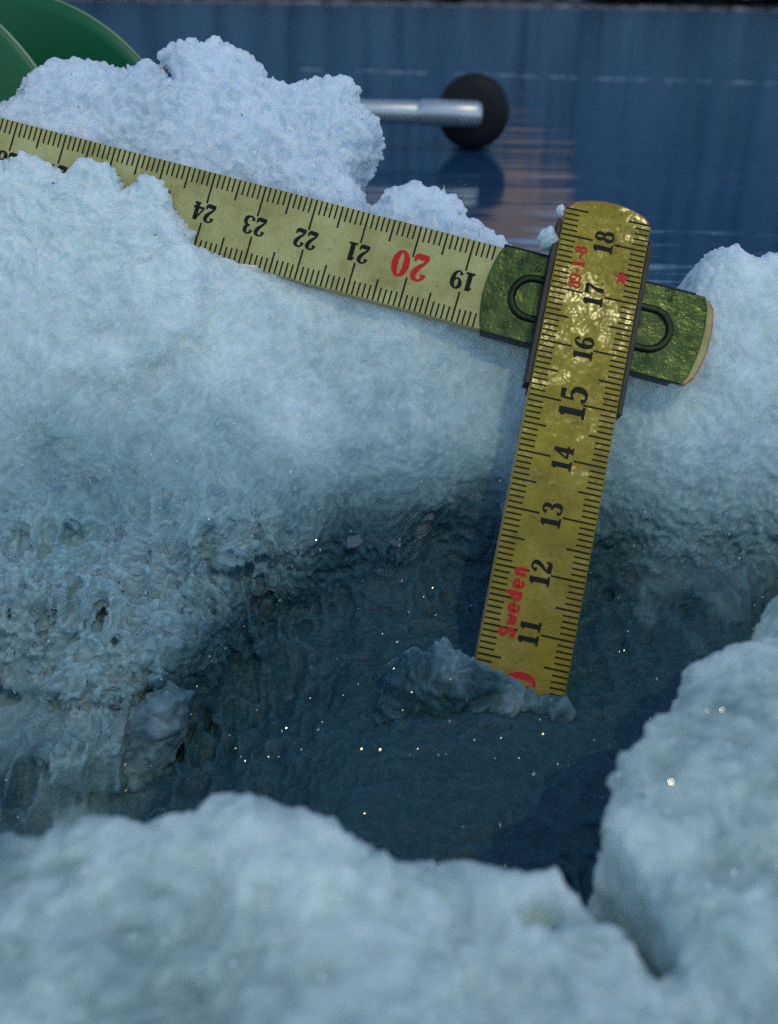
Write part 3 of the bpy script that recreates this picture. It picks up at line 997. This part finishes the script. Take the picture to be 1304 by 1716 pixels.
# ------------------------------------------------------------------ melt-water droplets on the rule and hinge
def droplets():
    r = np.random.default_rng(55)
    v, f = [], []
    def drop(mat, s, q, z, rad):
        ex, ey = rad * r.uniform(0.8, 1.4), rad * r.uniform(0.8, 1.2)
        b = len(v); n = 10
        for lev, (rr, zz) in enumerate(((1.0, 0.0), (0.9, 0.3), (0.62, 0.55), (0.28, 0.68))):
            for k in range(n):
                a = 6.28319 * k / n
                v.append(mat @ Vector(((s + ex * rr * math.cos(a)) * CM, (q + ey * rr * math.sin(a)) * CM, (z + rad * zz) * CM)))
        v.append(mat @ Vector((s * CM, q * CM, (z + rad * 0.72) * CM)))
        for lev in range(3):
            for k in range(n):
                f.append((b + lev * n + k, b + lev * n + (k + 1) % n, b + (lev + 1) * n + (k + 1) % n, b + (lev + 1) * n + k))
        for k in range(n):
            f.append((b + 3 * n + k, b + 3 * n + (k + 1) % n, b + 4 * n))
    zA = TH + 0.008
    for k in range(40):
        drop(MA, r.normal(17.9, 0.42), r.normal(-0.18, 0.14), zA, 0.012 + 0.035 * r.random() ** 2)
    for k in range(70):
        drop(MA, r.uniform(12.5, 18.55), r.uniform(-0.7, 0.7), zA, 0.008 + 0.022 * r.random() ** 2)
    for k in range(60):
        drop(MB, r.choice([r.uniform(14.95, 15.6), r.uniform(17.6, 18.4)]), r.choice([r.normal(-0.6, 0.08), r.uniform(-0.7, 0.7)]), TH + 0.062, 0.01 + 0.035 * r.random() ** 2)
    for k in range(25):
        drop(MB, r.uniform(18.7, 24), r.uniform(-0.7, 0.7), zA, 0.008 + 0.02 * r.random() ** 2)
    o = mesh_obj('water_droplets', v, f, M['water'], smooth=True)
    tag(o, 'tiny glinting meltwater droplets on the folding rule and its hinge', 'droplets', kind='stuff')
droplets()

# ------------------------------------------------------------------ green auger blade, upper left corner
def auger():
    R, z, yaw, til, pit, x, y, ph, sgn = 4.762, 2.11, 1.17, -0.117, 4.15, -8.383, 29.005, 5.512, -1.0
    ax = Vector((math.cos(yaw) * math.cos(til), math.sin(yaw) * math.cos(til), math.sin(til)))
    hh = Vector((-math.sin(yaw), math.cos(yaw), 0)); vv = ax.cross(hh)
    C = Vector((x, y, z))
    root = empty('ice_auger', Matrix.Translation((C - ax * 4) * CM))
    tag(root, 'glossy green spiral blade with pale edges behind the snow at the upper left corner', 'auger')
    off = root.matrix_world.translation
    def hp(t, r, da=0.0):
        return (C + (hh * math.cos(sgn * t + ph) + vv * math.sin(sgn * t + ph)) * r - ax * (pit * t / (2 * math.pi) + da)) * CM - off
    T = np.linspace(0, 4.6 * math.pi, 240)
    rad = [1.0, 1.8, 2.8, 3.8, 4.5, R]
    v, f = [], []
    th = 0.16
    for t in T:
        for r in rad:
            v.append(hp(t, r, -0.10 * ((r / R) ** 2)))
        for r in reversed(rad):
            v.append(hp(t, r, th - 0.10 * ((r / R) ** 2)))
    m = 2 * len(rad)
    for i in range(len(T) - 1):
        for k in range(m):
            f.append((i * m + k, i * m + (k + 1) % m, (i + 1) * m + (k + 1) % m, (i + 1) * m + k))
    f.append(tuple(range(m))); f.append(tuple(reversed(range((len(T) - 1) * m, len(T) * m))))
    mesh_obj('spiral_blade', v, f, M['green'], root, smooth=False)
    o = COL.objects['spiral_blade']
    o.data.polygons.foreach_set('use_smooth', [True] * len(o.data.polygons))
    tube([hp(t, R + 0.01, th / 2 - 0.1) for t in T], 0.04 * CM, 'blade_edge', M['green_edge'], o, seg=6)
    tube([(C + ax * 0.2) * CM - off, (C - ax * 14) * CM - off], 1.05 * CM, 'shaft', M['green'], root, seg=24)
auger()

# ------------------------------------------------------------------ metal bar with round black grip
def crank():
    d = 54.0
    cz = 1.95
    g0 = ground(793, 187, cz * CM)          # grip centre, resting on the ice
    root = empty('crank_handle', Matrix.Translation(Vector((g0.x, g0.y, 0))))
    tag(root, 'bare metal bar with round black grip lying on the wet ice', 'handle')
    off = root.matrix_world.translation
    gd = (g0 - EYE).normalized(); gd.z = 0; gd.normalize()
    # grip: lathe, its axis pointing away from the reader
    prof = [(0.0, 0.0), (1.1, 0.0), (1.6, 0.12), (1.86, 0.4), (1.92, 0.8), (1.86, 1.3), (1.6, 2.2), (1.45, 3.4), (1.5, 5.0), (1.6, 6.2), (1.3, 6.8), (0.0, 6.9)]
    side = Vector((gd.y, -gd.x, 0)); up = Vector((0, 0, 1))
    v, f = [], []
    n = 48
    for r, h in prof:
        for k in range(n):
            a = 6.28319 * k / n
            v.append(Vector((0, 0, cz * CM)) + gd * ((h - 0.8) * CM) + side * (r * CM * math.cos(a)) + up * (r * CM * math.sin(a)))
    for i in range(len(prof) - 1):
        for k in range(n):
            f.append((i * n + k, i * n + (k + 1) % n, (i + 1) * n + (k + 1) % n, (i + 1) * n + k))
    mesh_obj('grip', v, f, M['rubber'], root, smooth=True)
    # bar passing across the near face of the grip
    fr = gd * (-1.3 * CM) + up * (cz * CM)
    path = [fr + side * (q * CM) for q in (0.50, 0.47, 0.40, 0.2, -1.0, -2.6, -2.75, -2.85, -2.95, -6.0, -14.0, -22.0)]
    rads = [q * CM for q in (0.12, 0.38, 0.54, 0.64, 0.66, 0.65, 0.62, 0.55, 0.58, 0.58, 0.58, 0.58)]
    tube(path, rads, 'bar', M['alu'], root, seg=24)
    tube([up * (cz * CM) + gd * (-1.25 * CM), up * (cz * CM) + gd * (-0.5 * CM)], 0.45 * CM, 'bolt', M['rubber'], root, seg=16)
crank()

# ------------------------------------------------------------------ frost ridges on the ice
def frost():
    r = np.random.default_rng(12)
    v, f = [], []
    spots = [(618, 118, 24), (672, 121, 26), (705, 122, 12), (806, 124, 10), (838, 126, 26), (885, 128, 20), (935, 129, 16), (1030, 132, 38), (1075, 133, 14), (1130, 135, 22), (1180, 136, 12),
             (520, 116, 18), (1240, 138, 26), (1290, 139, 10), (960, 130, 7), (770, 123, 9)]
    for u, vv, hw in spots:
        c = ground(u, vv, 0.0)
        L = hw / FPX * c.y * 1.0
        base = len(v); n = 9
        for k in range(n):
            t = -1 + 2 * k / (n - 1)
            e = math.sqrt(max(0, 1 - t * t)) + 0.05
            x = c.x + L * t
            y = c.y + r.uniform(-0.002, 0.002)
            hgt = 0.0007 * e * r.uniform(0.1, 1.5)
            v += [(x, y - 0.006 * e, -0.0005), (x, y, hgt), (x, y + 0.010 * e, -0.0005)]
        for k in range(n - 1):
            for q in range(2):
                f.append((base + 3 * k + q, base + 3 * k + 3 + q, base + 3 * k + 4 + q, base + 3 * k + 1 + q))
    o = mesh_obj('frost_ridges', v, f, M['frost'], smooth=True)
    tag(o, 'thin pale frost dashes in a row across the dark ice', 'frost', kind='stuff')
frost()

# ------------------------------------------------------------------ clear shards and glittering crystals
def crystals():
    bpy.context.view_layer.update()
    trees = []
    for name in ('slush_bank', 'hole_slush', 'near_snow_rim', 'ice_chunk', 'ice_chunk.001'):
        ob = bpy.data.objects[name]
        mw = ob.matrix_world
        nv = len(ob.data.vertices)
        co = np.empty(nv * 3, np.float32); ob.data.vertices.foreach_get('co', co)
        co = co.reshape(-1, 3) @ np.array(mw.to_3x3()).T + np.array(mw.translation)
        polys = [tuple(p.vertices) for p in ob.data.polygons]
        trees.append(BVHTree.FromPolygons(co.tolist(), polys))
    rs = np.random.default_rng(91)
    v, f = [], []
    k_ = 0
    while k_ < 420:
        u, vv = rs.uniform(-60, 1120), rs.uniform(800, 1340)
        if u > 500 and rs.random() < 0.55:
            continue
        d = ray(u, vv)
        best = None
        for t in trees[:2]:
            hit = t.ray_cast(EYE, d)
            if hit[0] is not None and (best is None or hit[3] < best[3]):
                best = hit
        if best is not None and best[0].z < -0.022:
            k_ += 1
            continue
        k_ += 1
        if best is None:
            continue
        nn = (best[1] * (1 if best[1].dot(d) < 0 else -1) + Vector(rs.normal(size=3) * 0.55)).normalized()
        e1 = (nn.orthogonal() + nn.cross(nn.orthogonal()) * rs.uniform(-2, 2)).normalized(); e2 = nn.cross(e1)
        sz = 0.0005 + 0.0020 * rs.random() ** 3
        el_ = rs.uniform(0.35, 1.0); th_ = sz * rs.uniform(0.12, 0.4)
        c = best[0] + nn * (th_ * 0.3)
        m = int(rs.integers(4, 7)); ph = rs.uniform(0, 6.28)
        b = len(v)
        rad = [rs.uniform(0.55, 1.1) for _ in range(m)]
        for lev in (1, -1):
            for q in range(m):
                a = ph + 6.28319 * q / m
                rr = rad[q] * sz * (0.8 if lev > 0 else 1.0)
                v.append(c + e1 * (rr * math.cos(a)) + e2 * (rr * el_ * math.sin(a)) + nn * (lev * th_ + rs.uniform(-0.15, 0.15) * th_))
        f.append(tuple(range(b, b + m))); f.append(tuple(reversed(range(b + m, b + 2 * m))))
        for q in range(m):
            f.append((b + q, b + m + q, b + m + (q + 1) % m, b + (q + 1) % m))
    o = mesh_obj('ice_shards', v, f, M['shard'])
    tag(o, 'clear splinters of ice bedded in the wet slush of the hole wall', 'ice shards', kind='stuff')
    spots = [(155, 718), (158, 726), (487, 791), (385, 1232), (395, 1254), (404, 1268), (411, 1275), (450, 1268), (467, 1268), (505, 1256), (606, 1255), (637, 1256), (210, 1281), (611, 1363),
             (480, 1220), (565, 1104), (641, 1062), (935, 1280), (953, 1283), (905, 1206), (910, 1230), (690, 1160), (755, 1138), (675, 1190), (665, 1076), (1046, 1090), (1038, 1092),
             (1125, 1310), (1210, 1190), (1184, 1191), (1162, 1213), (350, 870), (530, 905), (600, 1020), (725, 985), (710, 1000), (790, 1015), (520, 1170), (540, 1210), (430, 1190),
             (330, 1150), (795, 1240), (840, 1236), (870, 1270), (735, 1265), (700, 1255), (575, 1165), (660, 1120), (990, 960)]
    r = np.random.default_rng(77)
    for _ in range(220):
        spots.append((r.uniform(-100, 1400), r.uniform(700, 1690)))
    v, f = [], []
    for i, (u, vv) in enumerate(spots):
        d = ray(u, vv)
        best = None
        for t in trees:
            hit = t.ray_cast(EYE, d)
            if hit[0] is not None and (best is None or hit[3] < best[1]):
                best = (hit[0], hit[3])
        if best is None:
            continue
        p = best[0] - d * 0.0008
        if i < 49:
            nn = (SUN_DIR - d).normalized()  # facets added for the glints, turned to mirror the sun at the camera
            nn = (nn + Vector(r.normal(size=3) * 0.02)).normalized()
            s = r.uniform(0.00007, 0.00020) * (0.5 if best[1] < 0.14 else 1.0)
        else:
            nn = Vector(r.normal(size=3)).normalized()
            s = r.uniform(0.0001, 0.0003)
        e1 = nn.orthogonal().normalized(); e2 = nn.cross(e1)
        b = len(v)
        n = 6
        for lev in (1, -1):
            for k in range(n):
                a = 6.28319 * k / n
                v.append(p + (e1 * math.cos(a) + e2 * (0.6 * math.sin(a))) * s + nn * (lev * s * 0.25))
        f.append(tuple(range(b, b + n)))
        f.append(tuple(reversed(range(b + n, b + 2 * n))))
        for k in range(n):
            f.append((b + k, b + n + k, b + n + (k + 1) % n, b + (k + 1) % n))
    o = mesh_obj('ice_crystals', v, f, M['crystal'])
    tag(o, 'loose ice crystals over the slush, some added and turned to glint', 'ice crystals', kind='stuff')
crystals()
